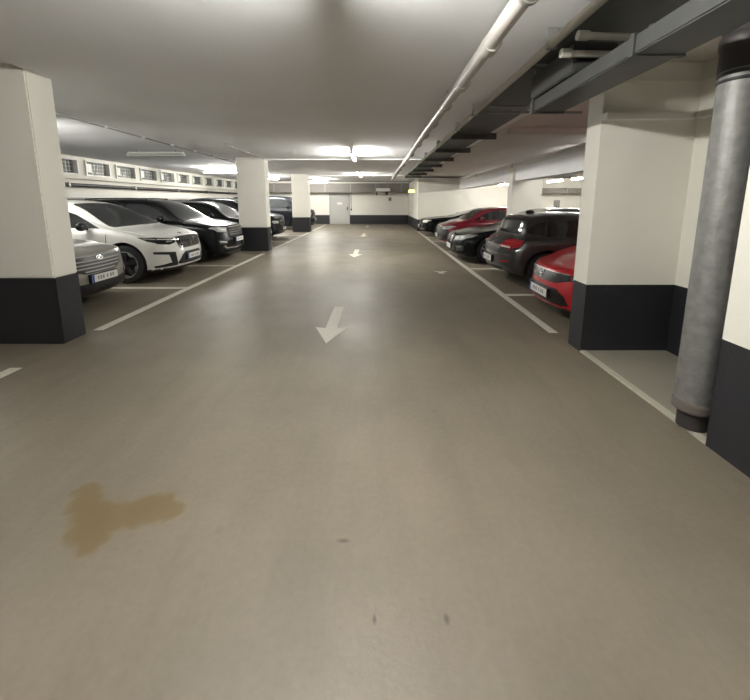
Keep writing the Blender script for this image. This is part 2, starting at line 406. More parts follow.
# dark cable tray with cross brackets
e = empty('cable_tray', (1.45, -2, 2.845), label='wide dark cable tray hanging under the ceiling with stepped cross brackets', cat='cable tray')
b = MB(); b.box((0, 0, 0), (.64, 21.3, .012), M['darksteel']); b.box((0, 0, .012), (.012, 21.3, .05), M['darksteel']); b.box((.628, 0, .012), (.64, 21.3, .05), M['darksteel'])
b.build('tray', e)
for k in range(7):
    y = 9.2 + 1.95*k
    MB().box((-.03, y, -.085), (.82, y+.05, -.001), M['darksteel']).box((.65, y, -.001), (.82, y+.05, .03), M['darksteel']).build('bracket', e)
for y in (4.4, 5.6): MB().box((-.03, y, -.035), (.66, y+.05, -.001), M['darksteel']).build('bracket', e)
for k in range(5): MB().tube((.08+.1*k, .05, .03), (.08+.1*k, 21.2, .03), .016, M['dark'], 8).build('cable', e)
# galvanised crossbars
e = empty('crossbar', (1.44, 4.7, 2.735), label='galvanised double crossbar under the cable tray, pale in front of the pier', cat='bracket')
MB().box((-.06, 0, 0), (.85, .035, .03), M['galv']).build('bar', e); MB().box((0, .32, .0), (1.25, .355, .03), M['galv']).build('bar', e)
MB().tube((.45, -.01, .015), (.45, .36, .015), .012, M['galv'], 10).tube((.30, .34, .015), (.30, .34, .109), .008, M['galv'], 8).build('tie', e)
# air duct
e = empty('air_duct', (1.51, -1.5, 2.45), label='dark sheet metal duct running overhead into the top right corner', cat='duct')
MB().box((0, 0, 0), (.29, 5.3, .11), M['ductmetal'], bev=.008).build('duct', e)
for y in (1.2, 2.5, 3.8, 5.2): MB().box((-.012, y, -.010), (.302, y+.035, .117), M['ductmetal']).build('flange', e)
MB().box((-.02, 4.46, .118), (.31, 5.24, .33), M['ductmetal'], bev=.01).build('shade_box', e)  # box added on the duct to throw shade on the upper pier
for y in (.6, 2.6, 5.27):
    for x in (.02, .27): MB().tube((x, y, .11), (x, y, .39), .006, M['galv'], 8).build('hanger', e)
# large grey pipe on the deep beam
e = empty('service_pipe', (4.295, 4.0, 2.69), label='pale pipe running along the top of the deep beam on the right', cat='pipe')
MB().tube((0, 0, 0), (0, 15.5, 0), .05, M['white'], 16).build('pipe_run', e, smooth=40)
for y in (3.6, 7.75, 12): MB().box((-.06, y, -.06), (.04, y+.04, .06), M['galv']).build('clamp', e)
# big downpipe in the niche corner
e = empty('downpipe', (2.236, 2.372, .023), label='thick grey galvanised downpipe standing in the corner of the niche', cat='pipe')
MB().tube((0, 0, .14), (0, 0, 2.36), .118, M['galvrough'], 32).build('pipe_run', e, smooth=40)
MB().lathe([(.118, .13), (.127, .14), (.127, .16), (.122, .175), (.127, .19), (.118, .205)], (0, 0, 0), M['sock'], 'z', 32).build('socket', e, smooth=60)
MB().tube((0, 0, 0), (0, 0, .14), .088, M['iron'], 28).build('foot', e, smooth=40)
for z in (2.30, 2.34): MB().lathe([(.116, z-.012), (.125, z-.006), (.125, z+.006), (.116, z+.012)], (0, 0, 0), M['dark'], 'z', 32).build('ring', e, smooth=60)
MB().tube((0, 0, 2.36), (0, 0, 2.86), .126, M['iron'], 32).lathe([(.126, 2.48), (.136, 2.50), (.136, 2.55), (.126, 2.57)], (0, 0, 0), M['iron'], 'z', 32).build('upper_coupling', e, smooth=40)
# conduit with clips, left ceiling
e = empty('conduit_pipe', (-4.95, 4.3, 2.93), label='thin conduit with clips on the ceiling over the left bays', cat='pipe')
MB().tube((0, 0, 0), (-.05, 13.5, 0), .014, M['galv'], 10).build('pipe_run', e, smooth=40)
for k in range(12): MB().box((-.03, .4+1.1*k, -.022), (.03, .44+1.1*k, .029), M['white']).build('clip', e)
e = empty('conduit_pipe', (-3.46, 8.6, 2.875), label='thin conduit along the edge of the left bay ceiling near the second pillar', cat='pipe')
MB().tube((0, 0, 0), (0, 2.95, 0), .012, M['galv'], 10).build('pipe_run', e, smooth=40)
for k in range(3): MB().box((-.02, .4+1.1*k, -.016), (.02, .43+1.1*k, .029), M['white']).build('clip', e)
# duct across the end of the aisle and the small fittings on it
e = empty('air_duct', (-9.2, 24.75, 2.17), label='wide grey duct crossing the end of the aisle above the door', cat='duct')
MB().box((0, 0, 0), (11.35, .5, .60), M['enddark'], bev=.015).build('duct', e)
for k in range(7): MB().box((.6+1.7*k, -.02, -.02), (.65+1.7*k, .52, .62), M['doorf']).build('flange', e)
e = empty('air_duct', (7.8, 18.95, 1.98), label='dark duct in front of the cream wall right of the bright pillar', cat='duct')
MB().box((0, 0, 0), (4.1, .55, .27), M['enddark'], bev=.015).build('duct', e)
for k in range(3): MB().box((.4+1.5*k, -.02, -.02), (.45+1.5*k, .57, .29), M['doorf']).build('flange', e)
for k in range(2): MB().tube((.8+2*k, .25, .27), (.8+2*k, .25, .90), .008, M['galv'], 8).build('hanger', e)
e = empty('junction_box', (.40, 24.3, 2.12), label='white box hanging below the end duct near the middle of the aisle', cat='box')
MB().box((-.45, -.2, .10), (.45, .2, .30), M['white'], bev=.01).build('body', e)
MB().box((-.45, -.02, -.15), (-.38, .05, .10), M['dark']).build('bracket', e); MB().ball((.25, 0, -.02), (.10, .10, .12), M['dark']).build('sensor', e, smooth=60)
for s in (-.3, .3): MB().tube((s, .05, .3), (s, .05, .78), .01, M['galv'], 8).build('hanger', e)
e = empty('exit_sign', (2.00, 21.5, 2.05), label='small glowing yellow sign hanging at the right end of the aisle', cat='sign')
MB().box((-.19, 0, 0), (.19, .05, .22), M['dark'], bev=.006).build('housing', e)
MB().box((-.16, -.006, .03), (.16, 0, .19), M['exit']).build('face', e)
MB().box((-.045, -.010, .04), (-.015, -.006, .18), M['exitarrow']).box((.03, -.010, .07), (.10, -.006, .10), M['exitarrow']).build('symbol', e)
for s in (-.12, .12): MB().tube((s, .025, .22), (s, .025, CZ-2.05), .006, M['galv'], 8).build('hanger', e)
e = empty('switch_box', (.90, YB-.06, 1.72), label='small grey switch box on the white end wall', cat='box')
MB().box((-.11, 0, -.13), (.11, .06, .13), M['doorf'], bev=.01).build('body', e); MB().box((-.04, -.012, -.05), (.04, 0, .05), M['dark']).build('switch', e)
e = empty('conduit_pipe', (-1.80, YB-.03, .95), label='thin dark conduit running down the end wall beside the door', cat='pipe')
MB().tube((0, 0, .1), (0, 0, 1.26), .02, M['doorf'], 8).build('pipe_run', e); MB().box((-.05, -.03, 0), (.05, .03, .12), M['dark']).build('switch', e)
e = empty('wall_box', (9.55, 19.56, 1.42), label='small grey box on the cream wall behind the bright pillar', cat='box')
MB().box((-.16, 0, -.22), (.16, .04, .22), M['doorf'], bev=.01).build('body', e); MB().box((-.12, -.01, -.18), (.12, 0, .12), M['galv']).build('door_panel', e)
# bin-like blue upright at the far left
# ------------------------------------------------------------------ cars
def pchip(pts):
    xs = [p[0] for p in pts]; ys_ = [p[1] for p in pts]; n = len(xs)
    h = [xs[i+1]-xs[i] for i in range(n-1)]; d = [(ys_[i+1]-ys_[i])/h[i] for i in range(n-1)]
    m = [d[0]] + [0 if d[i-1]*d[i] <= 0 else 2*d[i-1]*d[i]/(d[i-1]+d[i]) for i in range(1, n-1)] + [d[-1]]
    def f(x):
        if x <= xs[0]: return ys_[0]
        if x >= xs[-1]: return ys_[-1]
        i = max(j for j in range(n-1) if xs[j] <= x); t = (x-xs[i])/h[i]
        return ((2*t**3-3*t*t+1)*ys_[i] + (t**3-2*t*t+t)*h[i]*m[i] + (-2*t**3+3*t*t)*ys_[i+1] + (t**3-t*t)*h[i]*m[i+1])
    return f
def crom(P, k=4):
    out = []
    for i in range(len(P)-1):
        a = P[max(i-1, 0)]; b = P[i]; c_ = P[i+1]; d = P[min(i+2, len(P)-1)]
        for j in range(k):
            t = j/k
            out.append(tuple(.5*((2*b[q]) + (-a[q]+c_[q])*t + (2*a[q]-5*b[q]+4*c_[q]-d[q])*t*t + (-a[q]+3*b[q]-3*c_[q]+d[q])*t**3) for q in (0, 1)))
    out.append(P[-1]); return out

def body_mesh(C):
    L, W = C['L'], C['W']; top, bot, belt = pchip(C['top']), pchip(C['bot']), pchip(C['belt'])
    plan = pchip([(0, .90), (.05, .94), (.15, .975), (.45, 1.0), (L*.5, 1.0), (L-.6, .985), (L-.15, .95), (L-.04, .92), (L, .89)])
    kn, kt, ti = C.get('kn', .30), C.get('kt', .20), C.get('ti', .44)
    xs = [0, .008, .02, .04, .065, .09, .12, .16, .21, .27, .34, .42, .51]
    x = .60
    while x < L-.55: xs.append(x); x += .075
    xs += [L-q for q in (.51, .42, .34, .27, .21, .16, .12, .09, .065, .04, .02, .008, 0)]
    def shift(x, y):
        s = 0
        if x < 1.1: s += kn*(1-x/1.1)**1.5*(abs(y)/W)**2.6
        if x > L-1.0: s -= kt*(1-(L-x)/1.0)**1.5*(abs(y)/W)**2.6
        return s
    def section(x):
        zb, zt, w = bot(x), top(x), W*plan(x)
        zs = min(belt(x), zt-.06); h = zt-zs
        q = .915*w
        P = [(0, zb), (.5*w, zb), (.84*w, zb), (.935*w, zb+.035), (.985*w, zb+.13), (1.0*w, zb+(zs-zb)*.5), (.993*w, zs-.13), (.965*w, zs-.035),
             (q, zs+.06*h+.0), (q-.5*ti*h, zs+.5*h), (q-ti*h*.86, zs+.84*h), (q-ti*h-.07, zs+.945*h), (q*.45, zs+.992*h), (0, zt)]
        return crom(P, 4)
    verts = []; rows = []
    for x in xs:
        hs = section(x); ring = [(y, z) for y, z in hs] + [(-y, z) for y, z in hs[-2:0:-1]]
        rows.append([len(verts)+i for i in range(len(ring))])
        verts += [(x+shift(x, y), y, z) for y, z in ring]
    faces = []
    n = len(rows[0])
    for a, b_ in zip(rows[:-1], rows[1:]):
        for i in range(n): faces.append((a[i], a[(i+1) % n], b_[(i+1) % n], b_[i]))
    for (row, x, sg) in ((rows[0], 0, -1), (rows[-1], L, 1)):
        prev = row; zc = sum(verts[i][2] for i in row)/n
        for f_ in (.8, .55, .3, .12):
            cur = []
            for i in row:
                y, z = verts[i][1]*f_, zc+(verts[i][2]-zc)*f_
                cur.append(len(verts)); verts.append((x+shift(x, y)+sg*.012*(1-f_), y, z))
            for i in range(n):
                q = (prev[i], prev[(i+1) % n], cur[(i+1) % n], cur[i]); faces.append(q if sg < 0 else q[::-1])
            prev = cur
        faces.append(tuple(prev[::-1]) if sg < 0 else tuple(prev))
    me = bpy.data.meshes.new('body'); me.from_pydata(verts, [], faces)
    bm = bmesh.new(); bm.from_mesh(me); bmesh.ops.recalc_face_normals(bm, faces=bm.faces[:]); bm.to_mesh(me); bm.free()
    return me, section

def tyre_rim(e, x, y, r, style, rimmat, sgn, w=.21, nm='wheel', lip=None):
    wl = MB().lathe([(r*.66, -w/2), (r*.93, -w/2), (r*.985, -w/2+.02), (r, -w/2+.05), (r, w/2-.05), (r*.985, w/2-.02), (r*.93, w/2), (r*.66, w/2)], (0, 0, 0), M['rubber'], 'y', 40, True).build(nm, e, (x, y-sgn*w/2, r), smooth=35)
    o = sgn*(w/2)
    rb = MB()
    rb.lathe([(r*.70, o-.0*sgn), (r*.70, o-sgn*.012), (r*.655, o-sgn*.02), (r*.64, o-sgn*.10), (.03, o-sgn*.10)], (0, 0, 0), M['dark'], 'y', 36)
    rb.lathe([(r*.705, o+sgn*.004), (r*.66, o+sgn*.006), (r*.65, o-sgn*.03), (r*.70, o-sgn*.03)], (0, 0, 0), lip or rimmat, 'y', 36, True)
    k = style
    for i in range(k):
        a = 2*PI*i/k + .3
        ca, sa = math.cos(a), math.sin(a)
        w0, w1 = (.035, .05) if k <= 6 else (.022, .026)
        pts = [(.03, -w0), (r*.67, -w1), (r*.67, w1), (.03, w0)]
        vs = []
        for d_ in (o+sgn*.0, o-sgn*.035):
            for (u, v) in pts: vs.append((u*ca-v*sa, d_-(sgn*.02 if u < .1 else 0), u*sa+v*ca))
        rb.add(vs, [(0, 1, 2, 3), (7, 6, 5, 4), (0, 4, 5, 1), (1, 5, 6, 2), (2, 6, 7, 3), (3, 7, 4, 0)], rimmat)
    if lip:
        for i in range(k):
            a = 2*PI*(i+.5)/k + .3
            vs = []
            for d_ in (o+sgn*.005, o-sgn*.02):
                for (rr, da) in ((r*.55, -.16), (r*.67, -.30), (r*.67, .30), (r*.55, .16)): vs.append((rr*math.cos(a+da), d_, rr*math.sin(a+da)))
            rb.add(vs, [(0, 1, 2, 3), (7, 6, 5, 4), (0, 4, 5, 1), (1, 5, 6, 2), (2, 6, 7, 3), (3, 7, 4, 0)], lip)
    rb.lathe([(.001, o-sgn*.005), (.05, o-sgn*.008), (.06, o-sgn*.03)], (0, 0, 0), rimmat, 'y', 20)
    rb.build('rim', wl, smooth=35)

def make_car(name, label, X, Yc, faces_left, C, cat='car'):
    """faces_left: nose points to -X; local x runs from nose to tail"""
    e = empty(name, (X, Yc, 0), 0. if faces_left else PI, label, cat, C.get('group'))
    pm = M[C['paint']]; L, W = C['L'], C['W']
    me, section = body_mesh(C)
    bvh_src = bmesh.new(); bvh_src.from_mesh(me); bvh = BVHTree.FromBMesh(bvh_src); bvh_src.free()
    # wheel arches
    R = C['r']; arch = R+.055
    cut = MB()
    for x in C['wx']:
        for s in (-1, 1): cut.tube((x, s*(W-.30), R+.01), (x, s*(W+.3), R+.01), arch, pm, 40)
    co = cut.build('cutter'); bo = bpy.data.objects.new('tmp', me); COL.objects.link(bo)
    md = bo.modifiers.new('b', 'BOOLEAN'); md.object = co; md.operation = 'DIFFERENCE'; md.solver = 'EXACT'
    dg = bpy.context.evaluated_depsgraph_get(); me2 = bpy.data.meshes.new_from_object(bo.evaluated_get(dg))
    bpy.data.objects.remove(bo); bpy.data.objects.remove(co)
    me2.materials.clear(); me2.materials.append(pm); me2.materials.append(M['black'])
    sill = C.get('sill', 0)
    for p_ in me2.polygons:
        ce = p_.center; p_.material_index = 0
        for x in C['wx']:
            d = math.hypot(ce.x-x, ce.z-R-.01)
            if d < arch+.002 and abs(ce.y) < W+.01 and (abs(d-arch) < .008 or abs(abs(ce.y)-(W-.30)) < .01): p_.material_index = 1
        if abs(p_.normal.z) > .9 and ce.z < .35: p_.material_index = 1
        if ce.z < sill and ce.z < .6: p_.material_index = 1
    me2.shade_smooth(); me2.set_sharp_from_angle(angle=math.radians(38))
    bo = bpy.data.objects.new('body', me2); COL.objects.link(bo); bo.parent = e
    # conforming patches
    def patch_into(mb, poly, m, off, side, cell=.05, back=.012):
        bm = bmesh.new()
        vs = [bm.verts.new((p[0], p[1], 0)) for p in poly]; bm.faces.new(vs)
        bmesh.ops.triangulate(bm, faces=bm.faces[:])
        for _ in range(7):
            le = [ed for ed in bm.edges if ed.calc_length() > cell]
            if not le: break
            bmesh.ops.subdivide_edges(bm, edges=le, cuts=1); bmesh.ops.triangulate(bm, faces=bm.faces[:])
        kill = []; info = {}
        for v in bm.verts:
            a, z = v.co.x, v.co.y
            if side == 'front': o_, d_ = Vector((-1, a, z)), Vector((1, 0, 0))
            elif side == 'rear': o_, d_ = Vector((L+1, a, z)), Vector((-1, 0, 0))
            elif side == 'left': o_, d_ = Vector((a, -3, z)), Vector((0, 1, 0))
            elif side == 'right': o_, d_ = Vector((a, 3, z)), Vector((0, -1, 0))
            else: o_, d_ = Vector((a, z, 4)), Vector((0, 0, -1))
            h, n, _i, _d = bvh.ray_cast(o_, d_)
            if h is None: kill.append(v); continue
            if n.dot(d_) > 0: n = -n
            info[v] = (h, n, d_)
        if kill: bmesh.ops.delete(bm, geom=kill, context='VERTS')
        bm.verts.ensure_lookup_table(); bm.verts.index_update()
        if not len(bm.faces): bm.free(); return
        vs_t = []; vs_b = []
        for v in bm.verts:
            h, n, d_ = info[v]; vs_t.append(h+n*off); vs_b.append(h-n*back)
        k = len(vs_t)
        fs = [[v.index for v in f_.verts] for f_ in bm.faces]
        for ed in bm.edges:
            if len(ed.link_faces) == 1:
                i, j = ed.verts[0].index, ed.verts[1].index; fs.append([i, j, j+k, i+k])
        mb.add(vs_t+vs_b, fs, m); bm.free()
    def feature(nm, layers, side, lab=None, mirror=True, parent=None):
        outs = []
        for s in ((1, -1) if mirror else (1,)):
            mb = MB()
            for (poly, m, off) in layers: patch_into(mb, [(p[0]*s if side in ('front', 'rear') else p[0], p[1]) for p in poly], M[m] if isinstance(m, str) else m, off, side)
            if mb.v:
                o_ = mb.build(nm, parent or e, smooth=50); outs.append(o_)
                if lab: o_['label'] = lab
        return outs
    def sym(half): return half + [(-y, z) for y, z in reversed(half) if abs(y) > 1e-5]
    gl = M[C.get('glassmat', 'glass')]
    # glazing
    cz, wtx, rz, cx = C['cz'], C['wtx'], C['rz'], C['cx']
    q = .915*W; zs = pchip(C['belt'])
    def gw(z, xx): return q-C.get('ti', .44)*max(0, z-zs(xx))
    zt_ = rz-.085; 
    feature('windscreen', [(sym([(0, cz+.035), (gw(cz, cx)-.12, cz+.03), (gw(cz, cx)-.065, cz+.055), (gw(zt_, wtx)-.085, zt_-.01), (gw(zt_, wtx)-.15, zt_+.012), (0, zt_+.022)]), gl, .003)], 'front', mirror=False)
    rw = C['rearwin']
    feature('rear_window', [(sym([(0, rw[0]), (gw(rw[0], L*.8)-.14, rw[0]), (gw(rw[1], L*.8)-.14, rw[1]), (0, rw[1]+.01)]), gl, .003)], 'rear', mirror=False)
    for side in ('left', 'right'):
        for k, poly in enumerate(C['sidewin']):
            feature('side_window', [(poly, gl, .003)], side, mirror=False)
        if C.get('chromewin'):
            xs_ = C['chromewin']; mb = MB()
            patch_into(mb, [(xs_[0], xs_[2]), (xs_[1], xs_[3]), (xs_[1], xs_[3]+.022), (xs_[0], xs_[2]+.022)], M['chrome'], .005, side); mb.build('window_trim', e)
        mb = MB()
        for (xa, za, xb, zb) in C['seams']:
            dx = .006 if abs(xa-xb) < abs(za-zb) else 0; dz = .006 if dx == 0 else 0
            patch_into(mb, [(xa-dx, za-dz), (xb-dx, zb-dz), (xb+dx, zb+dz), (xa+dx, za+dz)], M['black'], .0015, side, back=.004)
        mb.build('door_seam', e)
        for (hx, hz_) in C['handles']:
            s = -1 if side == 'left' else 1
            h, n, _i, _d = bvh.ray_cast(Vector((hx, s*3, hz_)), Vector((0, -s, 0)))
            if h: MB().box((hx-.10, h.y-.008, hz_-.013), (hx+.10, h.y+.030*s if s > 0 else h.y-.030, hz_+.013), pm if not C.get('chromeh') else M['chrome'], bev=.005).build('door_handle', e)
    # mirrors
    for s in (-1, 1):
        mx_, mz = C['mirror']
        yb = s*(gw(mz, mx_)+.0)
        mo = MB().ball((mx_, yb+s*.17, mz+.03), (.065, .12, .085), M[C['mirrormat']] if C.get('mirrormat') else pm, 10, 16).tube((mx_+.02, yb-s*.02, mz-.03), (mx_+.01, yb+s*.12, mz-.01), .025, M['black'], 10).build('mirror', e, smooth=50)
        MB().ball((mx_+.035, yb+s*.17, mz+.03), (.035, .105, .07), M['glass'], 8, 14).build('mirror_glass', mo, smooth=50)
    # wheels
    for x in C['wx']:
        for s in (-1, 1): tyre_rim(e, x, s*(W-.015), R, C.get('spokes', 5), M[C.get('rim', 'alloy')], s, lip=M[C['lip']] if C.get('lip') else None)
    # nose and tail features
    for ft in C['feats']:
        nm, side, layers = ft[0], ft[1], ft[2]; ctr = len(ft) > 3 and ft[3] == 'c'
        lay = [(sym(p_) if ctr else p_, (pm if m == 'PAINT' else m), off) for (p_, m, off) in layers]
        feature(nm, lay, side, ft[4] if len(ft) > 4 else None, mirror=not ctr)
    # number plates
    for (side, z) in C['plates']:
        xx = []
        for y in (-.25, 0, .25):
            for dz in (-.05, .05):
                o_, d_ = (Vector((-1, y, z+dz)), Vector((1, 0, 0))) if side == 'front' else (Vector((L+1, y, z+dz)), Vector((-1, 0, 0)))
                h, *_ = bvh.ray_cast(o_, d_)
                if h: xx.append(h.x)
        sg = -1 if side == 'front' else 1; x0 = (min(xx) if side == 'front' else max(xx)) + sg*.010
        def bx(mb, xa, xb, ya, yb_, za, zb, m): mb.box((min(xa, xb), ya, za), (max(xa, xb), yb_, zb), M[m])
        mb = MB(); bx(mb, x0+.03*-sg, x0+sg*.012, -.275, .275, z-.07, z+.065, 'black'); bx(mb, x0+sg*.012, x0+sg*.016, -.26, .26, z-.055, z+.055, 'plate')
        pl = mb.build('number_plate', e)
        mb = MB(); yl = .26*(-sg) ; bx(mb, x0+sg*.016, x0+sg*.018, min(yl, yl-.04*(-sg)), max(yl, yl-.04*(-sg)), z-.055, z+.055, 'blue'); mb.build('blue_strip', pl)
        mb = MB()
        for yy, ww in ((-.16, .03), (-.11, .03), (-.04, .025), (.04, .03), (.09, .03), (.14, .025)): bx(mb, x0+sg*.016, x0+sg*.0175, yy-ww/2, yy+ww/2, z-.026, z+.026, 'ink')
        # worn characters read as soft blocks at this distance
        mb.build('characters', pl)
    for (nm, side, y, z, r, kind) in C.get('badges', []):
        o_, d_ = (Vector((-1, y, z)), Vector((1, 0, 0))) if side == 'front' else (Vector((L+1, y, z)), Vector((-1, 0, 0)))
        h, n, *_ = bvh.ray_cast(o_, d_)
        if h is None: continue
        if n.dot(d_) > 0: n = -n
        n.normalize(); u = Vector((0, 1, 0)); v = n.cross(u).normalized(); u = v.cross(n)
        mb = MB(); c0 = h+n*.02
        def ringpts(rr, ry=None): return [c0+u*math.cos(2*PI*i/24)*rr+v*math.sin(2*PI*i/24)*(ry or rr) for i in range(24)]
        if kind == 'roundel':
            mb.tube(h-n*.01, c0, r, M['chrome'], 24); 
            mb.tube(c0, c0+n*.003, r*.88, M['dark'], 24)
            for qd in range(4):
                pts = [c0+n*.005] + [c0+n*.005+(u*math.cos(a)+v*math.sin(a))*r*.6 for a in [qd*PI/2+PI/2*i/6 for i in range(7)]]
                mb.add(pts, [tuple(range(8))], M['bmwblue'] if qd % 2 else M['white'])
        elif kind == 'oval_h':
            oo = ringpts(r, r*.62); ii = [c0+u*math.cos(2*PI*i/24)*r*.84+v*math.sin(2*PI*i/24)*r*.48 for i in range(24)]
            mb.add([p_+n*.01 for p_ in oo+ii], [(i, (i+1) % 24, 24+(i+1) % 24, 24+i) for i in range(24)], M['chrome'])
            for (a0, b0, a1, b1) in ((-.38, -.40, -.22, .42), (.22, -.42, .38, .40), (-.28, -.10, .28, .10)):
                P0, P1 = c0+n*.01+u*a0*r+v*b0*r*(-1 if abs(a0) > .3 else 1), c0+n*.01+u*a1*r+v*b1*r
                mb.tube(P0, P1, r*.08, M['chrome'], 8)
        else:
            mb.tube(h-n*.01, c0, r, M['chrome'], 20); mb.tube(c0, c0+n*.003, r*.7, M['dark'], 20)
            mb.tube(c0+n*.004-u*r*.4, c0+n*.004+u*r*.4, r*.12, M['chrome'], 8)
        mb.build(nm, e, smooth=40)
    if C.get('rails'):
        for s in (-1, 1):
            pts = []
            for x in C['rails']:
                h, *_ = bvh.ray_cast(Vector((x, s*(gw(rz, x)-.10), 3)), Vector((0, 0, -1)))
                if h: pts.append(h+Vector((0, 0, .035)))
            pts = [pts[0]-Vector((0, 0, .04))]+pts+[pts[-1]-Vector((0, 0, .04))]
            MB().path(pts, .014, M['black'], 10).build('roof_rail', e, smooth=50)
    if C.get('antenna'):
        h, *_ = bvh.ray_cast(Vector((C['antenna'], 0, 3)), Vector((0, 0, -1)))
        MB().ball(h+Vector((0, 0, .02)), (.09, .025, .045), M['black'], 8, 12).build('antenna', e, smooth=50)
    # underbody so that no daylight shows through
    MB().box((C['wx'][0]+.4, -W+.35, .17), (C['wx'][1]-.4, W-.35, .30), M['black']).build('underbody', e)
    return e

def base_profile(L, hz, cx, cz, wtx, rz, rex, tail='suv', n0=.50, low=.24, hz0=None):
    """silhouette control points: hood edge height hz, cowl (cx, cz), windscreen head wtx, roof height rz, roof end rex"""
    top = [(0, n0), (.025, n0+.12), (.06, hz-.07), (.13, hz-.012), (.24, hz+.01), (cx*.6, hz+(cz-hz)*.62), (cx-.03, cz), (cx+.04, cz+.02),
           (wtx-.12, rz-.095), (wtx+.12, rz-.035), (wtx+.65, rz), ((wtx+rex)/2+.2, rz-.003), (rex-.15, rz-.05), (rex, rz-.085)]
    if tail == 'suv': top += [(L-.32, cz+.10), (L-.18, cz-.02), (L-.07, cz-.10), (L-.02, .78), (L, .66)]
    elif tail == 'sedan': top += [(L-.62, cz+.07), (L-.48, cz+.03), (L-.12, cz-.02), (L-.05, cz-.10), (L-.015, .74), (L, .62)]
    bot = [(0, .34), (.03, low+.02), (.12, low-.03), (.6, low-.06), (L*.5, low-.06), (L-.6, low-.04), (L-.08, low+.06), (L, .38)]
    belt = [(0, hz-.07), (cx*.5, (hz+cz)/2-.05), (cx, cz-.035), (L*.5, cz-.02), (L-.7, cz+.02), (L, cz+.02)]
    return top, bot, belt
def windows(cx, cz, wtx, rz, rex, bp, q3=True, L=4.5):
    """front, rear and quarter side windows; bp = position of the centre pillar"""
    zt = rz-.13; zb = cz+.025
    f = [(cx+.28, zb-.01), (bp-.03, zb+.01), (bp-.03, zt), (wtx+.24, zt-.01), (cx+.28+(wtx-cx)*.50, zb+(zt-zb)*.62)]
    rend = rex-.30
    r = [(bp+.04, zb+.01), (rend-.05, zb+.03), (rend-.10, zt-.03), (bp+.04, zt)]
    out = [f, r]
    if q3: out.append([(rend+.0, zb+.035), (rend+.34, zb+.10), (rend+.12, zt-.07), (rend-.05, zt-.04)])
    return out

def spec(L, W, hz, cx, cz, wtx, rz, rex, tail, paint_, r, wx, bp, **k):
    top, bot, belt = base_profile(L, hz, cx, cz, wtx, rz, rex, tail, k.pop('n0', .50), k.pop('low', .24))
    C = dict(L=L, W=W, top=top, bot=bot, belt=belt, cx=cx, cz=cz, wtx=wtx, rz=rz, paint=paint_, r=r, wx=wx)
    C['sidewin'] = windows(cx, cz, wtx, rz, rex, bp, tail == 'suv', L)
    C['rearwin'] = (cz+.12, rz-.15)
    C['seams'] = [(cx+.12, .30, cx+.12, cz-.06), (bp, .30, bp, cz-.0), (bp+.95, .55, bp+.95, cz-.0), (cx+.12, .32, bp+.75, .32)]
    C['handles'] = [(bp-.15, cz-.14), (bp+.78, cz-.12)]
    C['mirror'] = (cx+.50, cz+.03)
    C['feats'] = []; C['plates'] = [('front', .46), ('rear', .72)]
    C.update(k); return C

def rear_generic(cz): return [('tail_lamp', 'rear', [([(.48, cz-.06), (.80, cz-.05), (.86, cz-.14), (.80, cz-.24), (.50, cz-.20)], 'tail', .008)]),
                              ('rear_bumper_insert', 'rear', [([(0, .42), (.60, .42), (.55, .34), (0, .34)], 'black', .006)], 'c')]

# --- left side, noses towards the aisle (+X)
silver = spec(4.34, .885, .86, 1.15, .98, 1.95, 1.47, 3.75, 'suv', 'p_silver', .325, (.86, 3.50), 2.55, n0=.52)
silver['feats'] = [('grille', 'front', [([(0, .80), (.46, .81), (.54, .75), (.48, .62), (.30, .55), (0, .545)], 'black', .010)] +
                    [([(0, z), (w_, z), (w_, z+.018), (0, z+.018)], 'doorf', .016) for z, w_ in ((.57, .30), (.62, .42), (.67, .46), (.72, .50), (.79, .44))], 'c'),
                   ('headlight', 'front', [([(.57, .78), (.80, .83), (.87, .80), (.84, .72), (.60, .69)], 'lens', .008)]),
                   ('fog_lamp', 'front', [([(.60, .50), (.80, .55), (.80, .44), (.62, .42)], 'black', .008), ([(.66, .49), (.74, .51), (.74, .46), (.67, .455)], 'drl', .014)]),
                   ('lower_grille', 'front', [([(0, .40), (.60, .42), (.66, .31), (0, .27)], 'black', .008)], 'c')] + rear_generic(.98)
silver['sill'] = .34; silver['badges'] = [('badge', 'front', 0, .755, .06, 'oval_h')]; silver['plates'] = [('front', .475), ('rear', .75)]
make_car('hatchback_car', 'light silver hatchback half hidden behind the nearest left pillar', -4.18, 5.45, False, silver)

sk = spec(4.65, .94, .90, 1.05, 1.06, 2.05, 1.62, 4.05, 'suv', 'p_white', .375, (.87, 3.62), 2.72, n0=.56, spokes=5, kn=.34)
sk['feats'] = [('grille', 'front', [([(0, .875), (.40, .87), (.46, .81), (.42, .68), (.36, .64), (0, .635)], 'lensdark', .012)] +
                 [([(0, .868), (.40, .864), (.405, .874), (0, .880)], 'chrome', .016)] +
                 [([(x_, .66), (x_+.012, .66), (x_+.012, .84), (x_, .84)], 'chrome', .015) for x_ in ()], 'c'),
               ('grille_slat', 'front', [([(x_, .67), (x_+.016, .67), (x_+.016, .845), (x_, .845)], 'dark', .018) for x_ in (.05, .12, .19, .26, .33)]),
               ('headlight', 'front', [([(.47, .85), (.80, .89), (.88, .895), (.88, .82), (.80, .765), (.62, .735), (.48, .77)], 'lensdark', .010),
                                       ([(.50, .835), (.78, .862), (.87, .875), (.87, .858), (.78, .845), (.50, .818)], 'drl', .015),
                                       ([(.55, .785), (.66, .79), (.66, .815), (.55, .81)], 'lens', .014)]),
               ('side_intake', 'front', [([(.53, .58), (.88, .62), (.88, .575), (.66, .54), (.62, .38), (.88, .34), (.86, .30), (.50, .31), (.515, .45)], 'black', .010)]),
               ('lower_grille', 'front', [([(0, .56), (.28, .56), (.36, .50), (.50, .35), (.46, .325), (0, .32)], 'black', .010)], 'c')] + rear_generic(1.06)
